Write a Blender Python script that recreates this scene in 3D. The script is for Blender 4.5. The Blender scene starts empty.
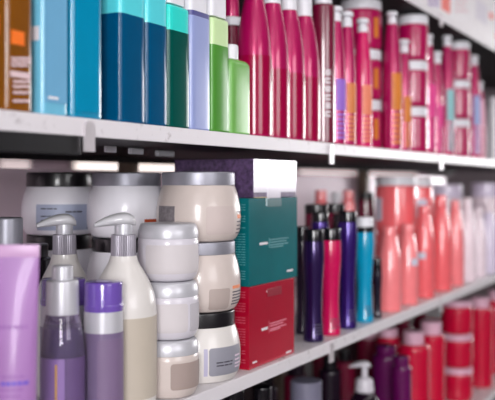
import bpy, bmesh, math, random
from math import sin, cos, pi, atan2, radians, degrees, sqrt
random.seed(7)
SC = bpy.context.scene
COL = SC.collection

# ------------------------------------------------------------------ camera model
FPX = 850.0
TH = math.atan(477.5 / FPX)
CT, ST = cos(TH), sin(TH)
HY = 183.5
H = 1.30                     # camera height
Y0 = 0.571                   # front edge of the shelves
ZU, ZL, ZT, ZB = H + .0671, H - .262, H + .396, H - .591

def depth(x, Y):
    u = (x - 247.5) / FPX
    return Y / (ST - u * CT)
def Xat(x, Y):
    u = (x - 247.5) / FPX
    D = depth(x, Y)
    return D * CT + D * u * ST
def Zat(x, y, Y):
    return H - (y - HY) / FPX * depth(x, Y)
def posD(x, D):
    """plan position seen in column x at distance D along the view axis"""
    u = (x - 247.5) / FPX
    return D * (CT + u * ST), D * (ST - u * CT)

# ------------------------------------------------------------------ materials
def lin(c):
    out = []
    for v in c:
        v /= 255.0
        out.append(v / 12.92 if v <= .04045 else ((v + .055) / 1.055) ** 2.4)
    return out
MATS = {}
def mat(name, col, rough=.35, metal=0., coat=0., trans=0., spec=.5, var=.06, scale=40., emit=0., ior=1.45, sss=0.):
    if name in MATS: return MATS[name]
    m = bpy.data.materials.new(name); m.use_nodes = True
    nt = m.node_tree; b = nt.nodes['Principled BSDF']
    c = lin(col)
    if var > 0:
        tc = nt.nodes.new('ShaderNodeTexCoord')
        nz = nt.nodes.new('ShaderNodeTexNoise'); nz.inputs['Scale'].default_value = scale; nz.inputs['Detail'].default_value = 3
        rp = nt.nodes.new('ShaderNodeValToRGB')
        rp.color_ramp.elements[0].position = .3; rp.color_ramp.elements[1].position = .7
        rp.color_ramp.elements[0].color = [v * (1 - var) for v in c] + [1]
        rp.color_ramp.elements[1].color = [min(1, v * (1 + var)) for v in c] + [1]
        nt.links.new(tc.outputs['Object'], nz.inputs['Vector'])
        nt.links.new(nz.outputs['Fac'], rp.inputs['Fac'])
        nt.links.new(rp.outputs['Color'], b.inputs['Base Color'])
    else:
        b.inputs['Base Color'].default_value = c + [1]
    b.inputs['Roughness'].default_value = rough
    b.inputs['Metallic'].default_value = metal
    b.inputs['Coat Weight'].default_value = coat
    b.inputs['Coat Roughness'].default_value = .08
    b.inputs['Transmission Weight'].default_value = trans
    b.inputs['Specular IOR Level'].default_value = spec
    b.inputs['IOR'].default_value = ior
    if sss:
        b.inputs['Subsurface Weight'].default_value = sss
        b.inputs['Subsurface Radius'].default_value = (.01, .01, .01)
    if emit:
        b.inputs['Emission Color'].default_value = c + [1]
        b.inputs['Emission Strength'].default_value = emit
    MATS[name] = m
    return m

def scuffed(name, col, dark, rough=.4):
    """painted steel with worn grey scuffs"""
    m = bpy.data.materials.new(name); m.use_nodes = True
    nt = m.node_tree; b = nt.nodes['Principled BSDF']
    tc = nt.nodes.new('ShaderNodeTexCoord')
    n1 = nt.nodes.new('ShaderNodeTexNoise'); n1.inputs['Scale'].default_value = 38; n1.inputs['Detail'].default_value = 8; n1.inputs['Roughness'].default_value = .72
    rp = nt.nodes.new('ShaderNodeValToRGB')
    rp.color_ramp.elements[0].position = .33; rp.color_ramp.elements[0].color = lin(dark) + [1]
    rp.color_ramp.elements[1].position = .42; rp.color_ramp.elements[1].color = lin(col) + [1]
    nt.links.new(tc.outputs['Object'], n1.inputs['Vector'])
    nt.links.new(n1.outputs['Fac'], rp.inputs['Fac'])
    nt.links.new(rp.outputs['Color'], b.inputs['Base Color'])
    b.inputs['Roughness'].default_value = rough
    return m

# ------------------------------------------------------------------ mesh helpers
def finish(name, bm, m, parent=None, loc=None, angle=35, smooth=True):
    bmesh.ops.recalc_face_normals(bm, faces=bm.faces[:])
    me = bpy.data.meshes.new(name)
    bm.to_mesh(me); bm.free()
    if m is not None: me.materials.append(m)
    if smooth:
        for p in me.polygons: p.use_smooth = True
        me.set_sharp_from_angle(angle=radians(angle))
    o = bpy.data.objects.new(name, me); COL.objects.link(o)
    if parent is not None: o.parent = parent
    if loc is not None: o.location = loc
    return o

def rounded(pts, seg=6):
    """polyline of (r, z[, fillet]) -> (r, z) list with rounded corners"""
    out = []
    n = len(pts)
    for i, p in enumerate(pts):
        f = p[2] if len(p) > 2 else 0
        if f <= 0 or i == 0 or i == n - 1:
            out.append((p[0], p[1])); continue
        a, b = pts[i-1], pts[i+1]
        va = (a[0]-p[0], a[1]-p[1]); vb = (b[0]-p[0], b[1]-p[1])
        la, lb = math.hypot(*va), math.hypot(*vb)
        t = min(f, la*.49, lb*.49)
        p1 = (p[0]+va[0]/la*t, p[1]+va[1]/la*t); p2 = (p[0]+vb[0]/lb*t, p[1]+vb[1]/lb*t)
        for k in range(seg+1):
            s = k/seg
            out.append(((1-s)**2*p1[0]+2*s*(1-s)*p[0]+s*s*p2[0], (1-s)**2*p1[1]+2*s*(1-s)*p[1]+s*s*p2[1]))
    return out

def curve(ctrl, seg=8):
    """smooth (r,z) curve through control points (Catmull-Rom)"""
    out = []
    n = len(ctrl)
    for i in range(n-1):
        p0 = ctrl[max(i-1, 0)]; p1 = ctrl[i]; p2 = ctrl[i+1]; p3 = ctrl[min(i+2, n-1)]
        for k in range(seg):
            t = k/seg
            q = []
            for d in (0, 1):
                q.append(.5*((2*p1[d])+(-p0[d]+p2[d])*t+(2*p0[d]-5*p1[d]+4*p2[d]-p3[d])*t*t+(-p0[d]+3*p1[d]-3*p2[d]+p3[d])*t**3))
            out.append(tuple(q))
    out.append(tuple(ctrl[-1][:2]))
    return out

def spt(phi, r, sx, sy, n):
    c, s = cos(phi), sin(phi)
    R = (abs(c/sx)**n + abs(s/sy)**n) ** (-1.0/n)
    return r*R*c, r*R*s

def angles(segs, sx, sy, n):
    if n <= 2.01: return [2*pi*k/segs for k in range(segs)]
    out = []
    for k in range(segs):
        t = 2*pi*k/segs
        x = abs(cos(t))**(2/n)*(1 if cos(t) >= 0 else -1)*sx
        y = abs(sin(t))**(2/n)*(1 if sin(t) >= 0 else -1)*sy
        out.append(atan2(y, x))
    return out

def loft(bm, prof, sx=1, sy=1, n=2, segs=44, cx=0, cy=0, off=0, ribs=0, ribd=0):
    A = angles(segs, sx, sy, n)
    rings = []
    for r, z in prof:
        if r < 1e-5:
            rings.append([bm.verts.new((cx, cy, z))]); continue
        ring = []
        for i, a in enumerate(A):
            rr = r + off - (ribd if ribs and i % 2 else 0)
            x, y = spt(a, rr, sx, sy, n)
            ring.append(bm.verts.new((cx+x, cy+y, z)))
        rings.append(ring)
    for p, q in zip(rings, rings[1:]):
        if len(p) == 1 and len(q) == 1: continue
        for i in range(segs):
            j = (i+1) % segs
            if len(p) == 1: bm.faces.new((p[0], q[i], q[j]))
            elif len(q) == 1: bm.faces.new((p[i], p[j], q[0]))
            else: bm.faces.new((p[i], p[j], q[j], q[i]))
    if len(rings[0]) > 1: bm.faces.new(rings[0][::-1])
    if len(rings[-1]) > 1: bm.faces.new(rings[-1])
    return bm

def box(bm, x0, x1, y0, y1, z0, z1, bev=0, seg=2):
    vs = [bm.verts.new(p) for p in ((x0,y0,z0),(x1,y0,z0),(x1,y1,z0),(x0,y1,z0),(x0,y0,z1),(x1,y0,z1),(x1,y1,z1),(x0,y1,z1))]
    fs = [bm.faces.new([vs[i] for i in f]) for f in ((0,3,2,1),(4,5,6,7),(0,1,5,4),(1,2,6,5),(2,3,7,6),(3,0,4,7))]
    if bev > 0:
        es = set()
        for f in fs: es.update(f.edges)
        bmesh.ops.bevel(bm, geom=list(es), offset=bev, segments=seg, affect='EDGES', profile=.5)
    return bm

def rad_at(prof, z):
    best = None
    for (r1, z1), (r2, z2) in zip(prof, prof[1:]):
        if z1 <= z <= z2 and z2 > z1:
            r = r1 + (r2-r1)*(z-z1)/(z2-z1)
            best = r if best is None else max(best, r)
    return best if best is not None else max(p[0] for p in prof)

def patch(bm, prof, z0, z1, a0, a1, off=.0005, sx=1, sy=1, n=2, corner=0, rows=10, cols=16, inner=-.0004):
    """thin curved shell hugging the profile between two world angles (radians)"""
    outer, inn = [], []
    zs = [z0+(z1-z0)*i/rows for i in range(rows+1)]
    if corner > 0:
        zs = sorted(set([round(z0+corner*(1-cos(pi/2*k/5)), 6) for k in range(6)] + [round(z1-corner*(1-cos(pi/2*k/5)), 6) for k in range(6)]
             + [round(z0+corner+(z1-z0-2*corner)*k/rows, 6) for k in range(1, rows)]))
    am, ah = (a0+a1)/2, (a1-a0)/2
    for z in zs:
        R = rad_at(prof, z); hh = ah
        if corner > 0:
            e = min(z-z0, z1-z)
            if e < corner:
                e = corner-e
                hh = ah - (corner - sqrt(max(0, corner*corner-e*e)))/max(R, .005)
        ro, ri = [], []
        for j in range(cols+1):
            a = am - hh + 2*hh*j/cols
            x, y = spt(a, R+off, sx, sy, n); ro.append(bm.verts.new((x, y, z)))
            x, y = spt(a, R+inner, sx, sy, n); ri.append(bm.verts.new((x, y, z)))
        outer.append(ro); inn.append(ri)
    N = len(zs)-1
    for i in range(N):
        for j in range(cols):
            bm.faces.new((outer[i][j], outer[i][j+1], outer[i+1][j+1], outer[i+1][j]))
            bm.faces.new((inn[i][j], inn[i+1][j], inn[i+1][j+1], inn[i][j+1]))
        for j, jj in ((0, 0), (cols, cols)):
            bm.faces.new((outer[i][j], outer[i+1][j], inn[i+1][j], inn[i][j]))
    for j in range(cols):
        bm.faces.new((outer[0][j], inn[0][j], inn[0][j+1], outer[0][j+1]))
        bm.faces.new((outer[N][j], outer[N][j+1], inn[N][j+1], inn[N][j]))
    return bm

# ------------------------------------------------------------------ things
REG = []
def thing(name, label, cat, X, Y, z, group=None, r=None, h=None):
    o = bpy.data.objects.new(name, None); COL.objects.link(o)
    o.empty_display_size = .02
    o.location = (X, Y, z)
    o['label'] = label; o['category'] = cat
    if group: o['group'] = group
    if r: REG.append((label, X, Y, r, z, z+h))
    return o
def struct(name, bm, m, parent=None):
    o = finish(name, bm, m, parent, smooth=False)
    if parent is None: o['kind'] = 'structure'
    return o
def part(name, m, parent, fn, *a, angle=35, **k):
    bm = bmesh.new(); fn(bm, *a, **k)
    return finish(name, bm, m, parent, angle=angle)
def camdir(X, Y): return atan2(-Y, -X)

# common materials
WHITE_PL = mat('white plastic', (208, 204, 212), .28, coat=.3, var=.02)
WHITE_CAP = mat('white cap plastic', (226, 226, 232), .35, var=.03)
CREAM_PL = mat('warm white plastic', (216, 212, 208), .3, coat=.3, var=.02)
BEIGE_JAR = mat('pearl beige plastic', (202, 190, 184), .3, coat=.3, var=.03)
BEIGE_LAB = mat('beige label', (196, 182, 178), .5, var=.03)
TAUPE_LAB = mat('taupe label', (172, 158, 152), .5, var=.03)
BROWN_LAB = mat('brown grey label', (158, 142, 136), .5, var=.03)
PALE_LAB = mat('pale grey label', (202, 196, 198), .5, var=.02)
GREYBLUE_LAB = mat('grey blue label', (176, 184, 208), .45, var=.04)
GREY_LAB = mat('slate grey label', (140, 140, 150), .45, var=.04)
INK = mat('dark print', (70, 66, 78), .5, var=.0)
INK_PALE = mat('white print', (226, 220, 226), .5, var=.0)
INK_OR = mat('orange print', (226, 140, 100), .5, var=.0)
INK_RED = mat('rust print', (190, 84, 50), .5, var=.0)
SILVER = mat('brushed silver lid', (152, 152, 162), .42, metal=.5, var=.05, scale=60)
SILVER_SATIN = mat('satin silver lid', (196, 196, 202), .36, metal=.3, var=.03)
BLACK_LID = mat('black lid plastic', (20, 18, 22), .3, coat=.3, var=.1)
BLACK_GL = mat('gloss black plastic', (14, 12, 18), .18, coat=.5, var=.1)
MAGENTA = mat('magenta bottle plastic', (176, 10, 88), .25, coat=.6, var=.04, metal=.2)
MAG_LAB = mat('deep crimson label', (150, 0, 58), .16, coat=.2, var=.03)
MAG_DARK = mat('dark magenta plastic', (112, 8, 48), .26, coat=1., var=.05, spec=.8)
MAG_TUB = mat('crimson tub plastic', (174, 8, 82), .25, coat=.5, var=.05)

def lines(bm, prof, zs, a0, a1, thick, off=.0009, seed=0, gaps=True, **k):
    """rows of small unreadable print"""
    rnd = random.Random(seed)
    for z in zs:
        a = a0
        end = a1 - (a1-a0)*rnd.random()*.25
        while a < end:
            w = (a1-a0)*(rnd.uniform(.16, .34) if gaps else 1)
            b = min(a+w, end)
            if b-a > .01: patch(bm, prof, z, z+thick, a, b, off=off, rows=1, cols=4, inner=-.0002, **k)
            a = b + (a1-a0)*.05
    return bm

# ------------------------------------------------------------------ room
MW = mat('mauve wall paint', (158, 134, 146), .8, var=.1, scale=2)
MW2 = mat('pale wall paint', (120, 112, 116), .8, var=.05, scale=2)
MFl = mat('grey floor vinyl', (92, 82, 84), .5, var=.15, scale=4)
MCe = mat('white ceiling paint', (190, 186, 186), .9, var=.03, scale=3)
XA, XB, YA, YB, ZC = -2.6, 11.5, -3.0, 3.6, 2.95
struct('floor', box(bmesh.new(), XA-.1, XB+.1, YA-.1, YB+.1, -.1, 0), MFl)
struct('ceiling', box(bmesh.new(), XA-.1, XB+.1, YA-.1, YB+.1, ZC, ZC+.1), MCe)
struct('wall_back', box(bmesh.new(), XA-.1, XB+.1, YB, YB+.1, 0, ZC), MW)
def wall_x(name, x0, x1, wins):
    """wall across the aisle with holes for the added windows (y0,y1,z0,z1)"""
    bm = bmesh.new()
    y = YA-.1
    for (a, b, z0, z1) in wins:
        box(bm, x0, x1, y, a, 0, ZC); box(bm, x0, x1, a, b, 0, z0); box(bm, x0, x1, a, b, z1, ZC); y = b
    box(bm, x0, x1, y, YB, 0, ZC)
    return struct(name, bm, MW2)
def wall_y(name, y0, y1, wins):
    bm = bmesh.new(); x = XA
    for (a, b, z0, z1) in wins:
        box(bm, x, a, y0, y1, 0, ZC); box(bm, a, b, y0, y1, 0, z0); box(bm, a, b, y0, y1, z1, ZC); x = b
    box(bm, x, XB, y0, y1, 0, ZC)
    return struct(name, bm, MW2)
WIN_L = [(-2.15, -.95, 1.0, 2.5)]  # unseen windows, added to give the bottles highlights and fill light
WIN_R = [(-2.4, .25, 1.1, 2.7)]
WIN_F = [(-1.2, .6, 1.2, 2.6), (7.15, 9.0, 1.285, 2.6), (9.15, 11.3, 1.285, 2.7)]  # last one added to widen the bright rims on the bottles
wall_x('wall_left', XA-.1, XA, WIN_L); wall_x('wall_right', XB, XB+.1, WIN_R); wall_y('wall_front', YA-.1, YA, WIN_F)
FR = mat('white window frame', (225, 224, 226), .5, var=.02)
GL = mat('window glass', (250, 250, 250), .02, trans=1., var=0)
def area(name, loc, rot, sx, sy, power, col=(1, 1, 1)):
    l = bpy.data.lights.new(name, 'AREA'); l.shape = 'RECTANGLE'; l.size = sx; l.size_y = sy; l.energy = power; l.color = col
    o = bpy.data.objects.new(name, l); COL.objects.link(o); o.location = loc; o.rotation_euler = rot
    return o
WN = 0
def added_window(axis, pos, a, b, z0, z1):
    global WN
    WN += 1
    def bx(bm, u0, u1, w0, w1, v0, v1):
        if axis == 'x': box(bm, pos+w0, pos+w1, u0, u1, v0, v1)
        else: box(bm, u0, u1, pos+w0, pos+w1, v0, v1)
    bm = bmesh.new(); t = .05
    for (u0, u1, v0, v1) in ((a, a+t, z0, z1), (b-t, b, z0, z1), (a+t, b-t, z0, z0+t), (a+t, b-t, z1-t, z1)): bx(bm, u0, u1, -.03, .03, v0, v1)
    m = (a+b)/2; bx(bm, m-.02, m+.02, -.03, .03, z0+t, z1-t)
    struct('added_window_%d' % WN, bm, FR)
for w in WIN_L: added_window('x', XA-.05, *w)
for w in WIN_R: added_window('x', XB+.05, *w)
for w in WIN_F: added_window('y', YA-.05, *w)
DAY = (1.0, .985, 1.0)
KW = 1.0
for (a, b, z0, z1), p in zip(WIN_L, (540,)): area('added_window_light', (XA-.09, (a+b)/2, (z0+z1)/2), (radians(90), 0, radians(-90)), b-a, z1-z0, p*KW, DAY)  # area lights filling the added, unseen windows
for (a, b, z0, z1), p in zip(WIN_R, (620,)): area('added_window_light', (XB+.09, (a+b)/2, (z0+z1)/2), (radians(90), 0, radians(90)), b-a, z1-z0, p*KW, DAY)
for (a, b, z0, z1), p in zip(WIN_F, (150, 200, 270)): area('added_window_light', ((a+b)/2, YA-.09, (z0+z1)/2), (radians(90), 0, 0), b-a, z1-z0, p*KW, DAY)
for x in (.4, 2.4, 4.4, 6.4): area('ceiling lamp', (x, -.75, ZC-.03), (0, 0, 0), 1.3, .3, 16*KW, (1, .97, .95))
for x in (1.5, 4.5): area('ceiling lamp', (x, 2.0, ZC-.03), (0, 0, 0), 1.3, .3, 22*KW, (1, .97, .95))
w = bpy.data.worlds.new('World'); SC.world = w; w.use_nodes = True
w.node_tree.nodes['Background'].inputs[0].default_value = (.9, .93, 1, 1)
w.node_tree.nodes['Background'].inputs[1].default_value = .15

# ------------------------------------------------------------------ gondola
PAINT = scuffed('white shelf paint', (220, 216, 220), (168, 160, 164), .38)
UNDER = mat('dark underside shade and rail', (18, 15, 20), .6, spec=.2, var=.3, scale=14)  # darkness of the unlit underside put into the colour; also on back rail
UNDER_G = mat('brown underside shade', (34, 26, 28), .5, spec=.2, var=.3, scale=8)  # browner stretch of underside, its shade likewise put into the colour
STRIPM = mat('black plastic strip with dust', (10, 9, 13), .4, var=.7, scale=60)
STEEL = mat('worn post steel', (112, 98, 86), .45, metal=.5, var=.2, scale=30)
TAB = mat('white clip steel', (214, 208, 212), .3, metal=.5, var=.08)
YR = .972
SX0, SX1 = .05, 3.45
BX = [Xat(88, Y0), Xat(330.5, Y0), Xat(440.5, Y0)]
BX.append(BX[2]+.58)
def shelf(z, label, px_clips):
    t = thing('shelf', label, 'shelf', SX0, Y0, z-.019, group='white steel shelves')
    bm = bmesh.new(); box(bm, 0, SX1-SX0, 0, .0025, 0, .019, .0008)
    box(bm, 0, SX1-SX0, .0025, YR-Y0, .0165, .019)
    finish('board', bm, PAINT, t, angle=12)
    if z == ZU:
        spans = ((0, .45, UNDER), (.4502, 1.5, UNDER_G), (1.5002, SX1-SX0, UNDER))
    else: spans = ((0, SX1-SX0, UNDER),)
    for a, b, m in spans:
        bm = bmesh.new(); box(bm, a, b, .0026, YR-Y0, .001, .0163); finish('underside_shade', bm, m, t, angle=12)
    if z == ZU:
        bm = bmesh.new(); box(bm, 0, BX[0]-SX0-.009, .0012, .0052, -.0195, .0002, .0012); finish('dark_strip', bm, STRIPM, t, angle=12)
    bm = bmesh.new(); box(bm, 0, SX1-SX0, YR-Y0-.004, YR-Y0, -.010, .0008); finish('back_rail', bm, UNDER, t)
    for X in BX:
        bm = bmesh.new(); w_ = .0078
        pts = [(-w_, -.0155), (w_, -.0155)] + [(w_*cos(pi*k/10), .0085+w_*sin(pi*k/10)) for k in range(11)]
        f = [bm.verts.new((X-SX0+a, -.003, b)) for a, b in pts]; g = [bm.verts.new((X-SX0+a, -.0002, b)) for a, b in pts]
        bm.faces.new(f); bm.faces.new(g[::-1])
        for i in range(len(pts)): j = (i+1) % len(pts); bm.faces.new((f[i], f[j], g[j], g[i]))
        finish('bracket_clip', bm, TAB, t)
    if z == ZU:
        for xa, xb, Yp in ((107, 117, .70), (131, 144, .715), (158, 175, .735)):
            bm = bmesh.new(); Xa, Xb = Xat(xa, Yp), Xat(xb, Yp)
            box(bm, Xa-SX0, Xb-SX0, Yp-Y0, Yp-Y0+.006, -.0075, .0012, .0015); finish('reflection_spot', bm, WHITE_CAP, t, angle=12)  # added pale blocks standing in for bright reflections under the shelf
    return t
shelf(ZT, 'white steel shelf carrying the white cartons, highest of the shelves', 0)
shelf(ZU, 'long white steel shelf under the row of blue, green and magenta bottles', 0)
shelf(ZL, 'white steel shelf carrying the jars, cartons and salmon tubs', 0)
shelf(ZB, 'white steel shelf holding red bottles, lowest of the shelves', 0)
POSTL = ['brown steel post behind the white silver-lidded jar', 'steel post behind the salmon tubs', 'steel post behind the pale lilac bottles']
for X, l in zip(BX[1:], POSTL):
    bm = bmesh.new(); box(bm, -.014, .014, 0, .03, 0, 2.1, .002)
    o = finish('shelf_post', bm, STEEL, None, (X, YR+.002, 0)); o['label'] = l; o['category'] = 'post'; o['group'] = 'steel posts at the back of the shelves'

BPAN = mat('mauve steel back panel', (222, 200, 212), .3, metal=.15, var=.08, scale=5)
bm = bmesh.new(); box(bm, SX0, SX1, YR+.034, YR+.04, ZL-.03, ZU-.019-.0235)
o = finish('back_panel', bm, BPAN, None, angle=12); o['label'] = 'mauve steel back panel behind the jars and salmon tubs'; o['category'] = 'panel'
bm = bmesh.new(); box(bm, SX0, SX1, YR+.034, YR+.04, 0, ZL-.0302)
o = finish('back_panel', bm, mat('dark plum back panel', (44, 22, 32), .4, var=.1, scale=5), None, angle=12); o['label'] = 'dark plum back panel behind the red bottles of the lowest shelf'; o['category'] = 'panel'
# lit strips on the far wall beyond the open back
LAMP = mat('lit strip lamp', (255, 240, 232), .5, var=0, emit=3.2)
LAMPD = mat('dim strip lamp', (226, 206, 206), .5, var=0, emit=1.6)
HOUS = mat('lamp housing', (210, 205, 205), .5, var=.02)
cb = thing('wall_cupboard', 'long dark brown cupboard with glowing strip lamps beneath, on the far wall behind the shelves', 'cupboard', 4.0, YB, H+.147)
bm = bmesh.new(); box(bm, -4.4, 7.0, -.22, -.0005, 0, .8, .004); finish('carcass', bm, mat('dark brown cupboard', (22, 16, 18), .6, var=.15, scale=5), cb, angle=12)
Yw = YB-.03
for xa, xb, m in ((-.5, 27, LAMPD), (75, 121, LAMP), (131, 143, LAMP), (146, 215, LAMP), (298, 352, LAMPD), (356, 415, LAMPD)):
    X1, X2 = Xat(xa, Yw)-4.0, Xat(xb, Yw)-4.0
    bm = bmesh.new(); box(bm, X1, X2, -.055, -.026, -.082, -.004, .004); lp = finish('strip_lamp', bm, m, cb, angle=12)
    lp['label'] = 'glowing white strip lamp' if m is LAMP else 'dim warm strip lamp'
    bm = bmesh.new(); box(bm, X1-.005, X2+.005, -.0255, -.0005, -.085, 0); finish('housing', bm, HOUS, lp)

# ------------------------------------------------------------------ builders
def box_bottle(name, label, x0, x1, htot, b, cols, z=ZU, front=Y0+.005, n=7, cap=None, fill=None, shoulder=.012, group=None, body_h=None):
    """flat fronted bottle; x0,x1 = image columns of the front face"""
    Yc = front + b
    X1, X2 = Xat(x0, front), Xat(x1, front)
    a = (X2-X1)/2; X = (X1+X2)/2
    bh = body_h or htot
    t = thing(name, label, 'bottle', X, Yc, z, group, max(a, b), htot)
    sy = b/a
    prof = rounded([(0, 0), (a, 0, .003), (a, bh, shoulder), (a*.45, bh+.004)])
    bd = part('body', cols['body'], t, loft, prof, 1, sy, n, 56)
    if fill:
        zt, m, nm = fill
        pf = [(r, zz) for r, zz in prof if zz <= zt and r > a*.5]
        pf = [(max(r, .9*a), zz) for r, zz in pf] + [(a, zt)]
        part(nm, m, t, loft, pf, 1, sy, n, 56, off=.0005)
    if cap:
        m, ch, cw, cn = cap
        part('cap', m, t, loft, rounded([(0, bh+.003), (cw, bh+.003, .001), (cw, bh+ch, .004), (0, bh+ch)]), 1, (sy if cn > 2.5 else 1), cn, 48)
    return t, a, b, prof

def front_panel(t, nm, m, x0, x1, y0, y1, b, z0, d=.0009, bev=.0, front=Y0+.005):
    """panel on the flat front, given in image pixels"""
    X = t.location.x
    xa, xb = Xat(x0, front)-X, Xat(x1, front)-X
    xm = (x0+x1)/2
    za, zb = Zat(xm, y1, front)-z0, Zat(xm, y0, front)-z0
    bm = bmesh.new(); box(bm, xa, xb, -b-d, -b+.0004, za, zb, bev)
    return finish(nm, bm, m, t)

def text_bars(bm, x0, x1, ys, hpx, b, t, z0, front=Y0+.005, d=.0014, seed=1, wordpx=(3, 6), gap=1.0):
    rnd = random.Random(seed)
    X = t.location.x
    for y in ys:
        x = x0; end = x1 - rnd.random()*(x1-x0)*.2
        while x < end-.5:
            w_ = min(rnd.uniform(*wordpx), end-x)
            box(bm, Xat(x, front)-X, Xat(x+w_, front)-X, -b-d, -b, Zat(x, y+hpx, front)-z0, Zat(x, y, front)-z0)
            x += w_+gap

# ---- upper shelf, flat fronted bottles
AMBER = mat('amber bottle plastic', (126, 74, 12), .2, coat=.5, var=.12, scale=20)
ORANGE = mat('orange label', (238, 112, 14), .5, var=.03)
t, a, b, pf = box_bottle('shampoo_bottle', 'amber brown bottle with an orange tile on its front', 6.5, 34, .215, .024, {'body': AMBER}, cap=(WHITE_CAP, .03, .014, 2))
front_panel(t, 'label', ORANGE, 11, 24, 31, 45, b, ZU)
bm = bmesh.new(); text_bars(bm, 11, 31, (57, 60.5, 64), 2.2, b, t, ZU, seed=3); text_bars(bm, 10, 31, (70.5,), 6, b, t, ZU, seed=3, wordpx=(19, 20))
text_bars(bm, 13, 31, (80, 85, 91, 99.5), 2.6, b, t, ZU, seed=5); finish('label_print', bm, mat('pale pink print', (222, 196, 200), .5, var=0), t)
bm = bmesh.new(); box(bm, -a-.0012, -a+.0003, -b*.6, b*.3, .07, .088); finish('label', bm, ORANGE, t)

LBLUE = mat('light blue plastic', (112, 186, 214), .22, coat=.5, var=.03)
LBLUE_L = mat('sky blue label', (100, 163, 200), .5, var=.02)
t, a, b, pf = box_bottle('shampoo_bottle', 'light sky blue bottle beside the amber one', 42.5, 69.5, .21, .022, {'body': LBLUE}, cap=(WHITE_CAP, .03, .013, 2))
front_panel(t, 'label', LBLUE_L, 45, 66.5, -25, 103, b, ZU)
front_panel(t, 'price_sticker', WHITE_CAP, 47.5, 57.5, 96.6, 99.4, b, ZU, d=.0014)
bm = bmesh.new(); box(bm, -a-.001, -a+.0003, -b*.8, b*.1, .072, .086); finish('sticker', bm, INK_PALE, t)

BLUE = mat('cerulean plastic', (0, 134, 172), .22, coat=.5, var=.03)
BLUE_L = mat('cerulean label', (0, 136, 176), .12, spec=.3, var=.02)
t, a, b, pf = box_bottle('shampoo_bottle', 'plain cerulean blue bottle between the sky blue and navy bottles', 72.5, 104, .21, .021, {'body': BLUE}, cap=(WHITE_CAP, .03, .013, 2))
front_panel(t, 'label', BLUE_L, 75.5, 98.5, -25, 112, b, ZU)

CYAN = mat('clear cyan plastic', (88, 214, 224), .15, coat=.5, var=.03)
NAVY = mat('navy liquid', (0, 76, 116), .1, spec=.3, var=.03)
t, a, b, pf = box_bottle('shampoo_bottle', 'cyan topped navy bottle beside the cerulean bottle', 120.5, 146.3, .215, .02, {'body': CYAN}, cap=(WHITE_CAP, .03, .013, 2),
    fill=(Zat(135, 14.5, Y0)-ZU, NAVY, 'liquid'))
t, a, b, pf = box_bottle('shampoo_bottle', 'cyan topped navy bottle touching the dark green bottle', 147.2, 168.3, .205, .02, {'body': CYAN}, cap=(WHITE_CAP, .03, .013, 2),
    fill=(Zat(157, 23, Y0)-ZU, NAVY, 'liquid'))
TEAL_T = mat('clear turquoise plastic', (48, 220, 208), .15, coat=.5, var=.03)
DGREEN = mat('dark green liquid', (0, 78, 70), .1, spec=.3, var=.03)
hgt = Zat(180, 5.5, Y0)-ZU
t, a, b, pf = box_bottle('shampoo_bottle', 'dark green bottle with turquoise top and white cap', 169.3, 190.6, hgt+.04, .02, {'body': TEAL_T}, body_h=hgt, shoulder=.003, cap=(WHITE_CAP, .035, .019, 5),
    fill=(Zat(180, 30.5, Y0)-ZU, DGREEN, 'liquid'))
LILAC = mat('periwinkle plastic', (150, 162, 210), .28, coat=.4, var=.02)
LILAC_D = mat('slate violet band', (84, 84, 140), .3, var=.03)
hgt = Zat(201, 15, Y0)-ZU
t, a, b, pf = box_bottle('shampoo_bottle', 'periwinkle lilac bottle with white cap beside the pale green topped bottle', 191.6, 211.6, hgt+.05, .02, {'body': LILAC}, body_h=hgt, shoulder=.002, cap=(WHITE_CAP, .05, .0205, 6))
part('neck_band', LILAC_D, t, loft, [(a*.99, hgt-.001), (a*.99, hgt+.0055)], 1, b/a, 7, 48)
PGREEN = mat('pale lime plastic', (206, 234, 176), .2, coat=.4, var=.03)
GREEN = mat('leaf green liquid', (80, 146, 56), .12, spec=.35, var=.03)
hgt = Zat(221, 18, Y0)-ZU
t, a, b, pf = box_bottle('shampoo_bottle', 'green bottle with a pale lime band and white cap', 212.8, 230, hgt+.05, .019, {'body': PGREEN}, body_h=hgt, shoulder=.002, cap=(WHITE_CAP, .05, .0195, 6),
    fill=(Zat(221, 44.5, Y0)-ZU, GREEN, 'liquid'))
SGREEN = mat('soft green plastic', (118, 178, 92), .2, coat=.1, var=.03)
hgt = Zat(241, 60, Y0)-ZU
t, a, b, pf = box_bottle('shampoo_bottle', 'short soft green bottle with small white cap beside the big magenta bottle', 231.5, 252, hgt+.03, .019, {'body': SGREEN}, body_h=hgt, shoulder=.008, n=6, cap=(WHITE_CAP, .024, .0115, 2))

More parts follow.
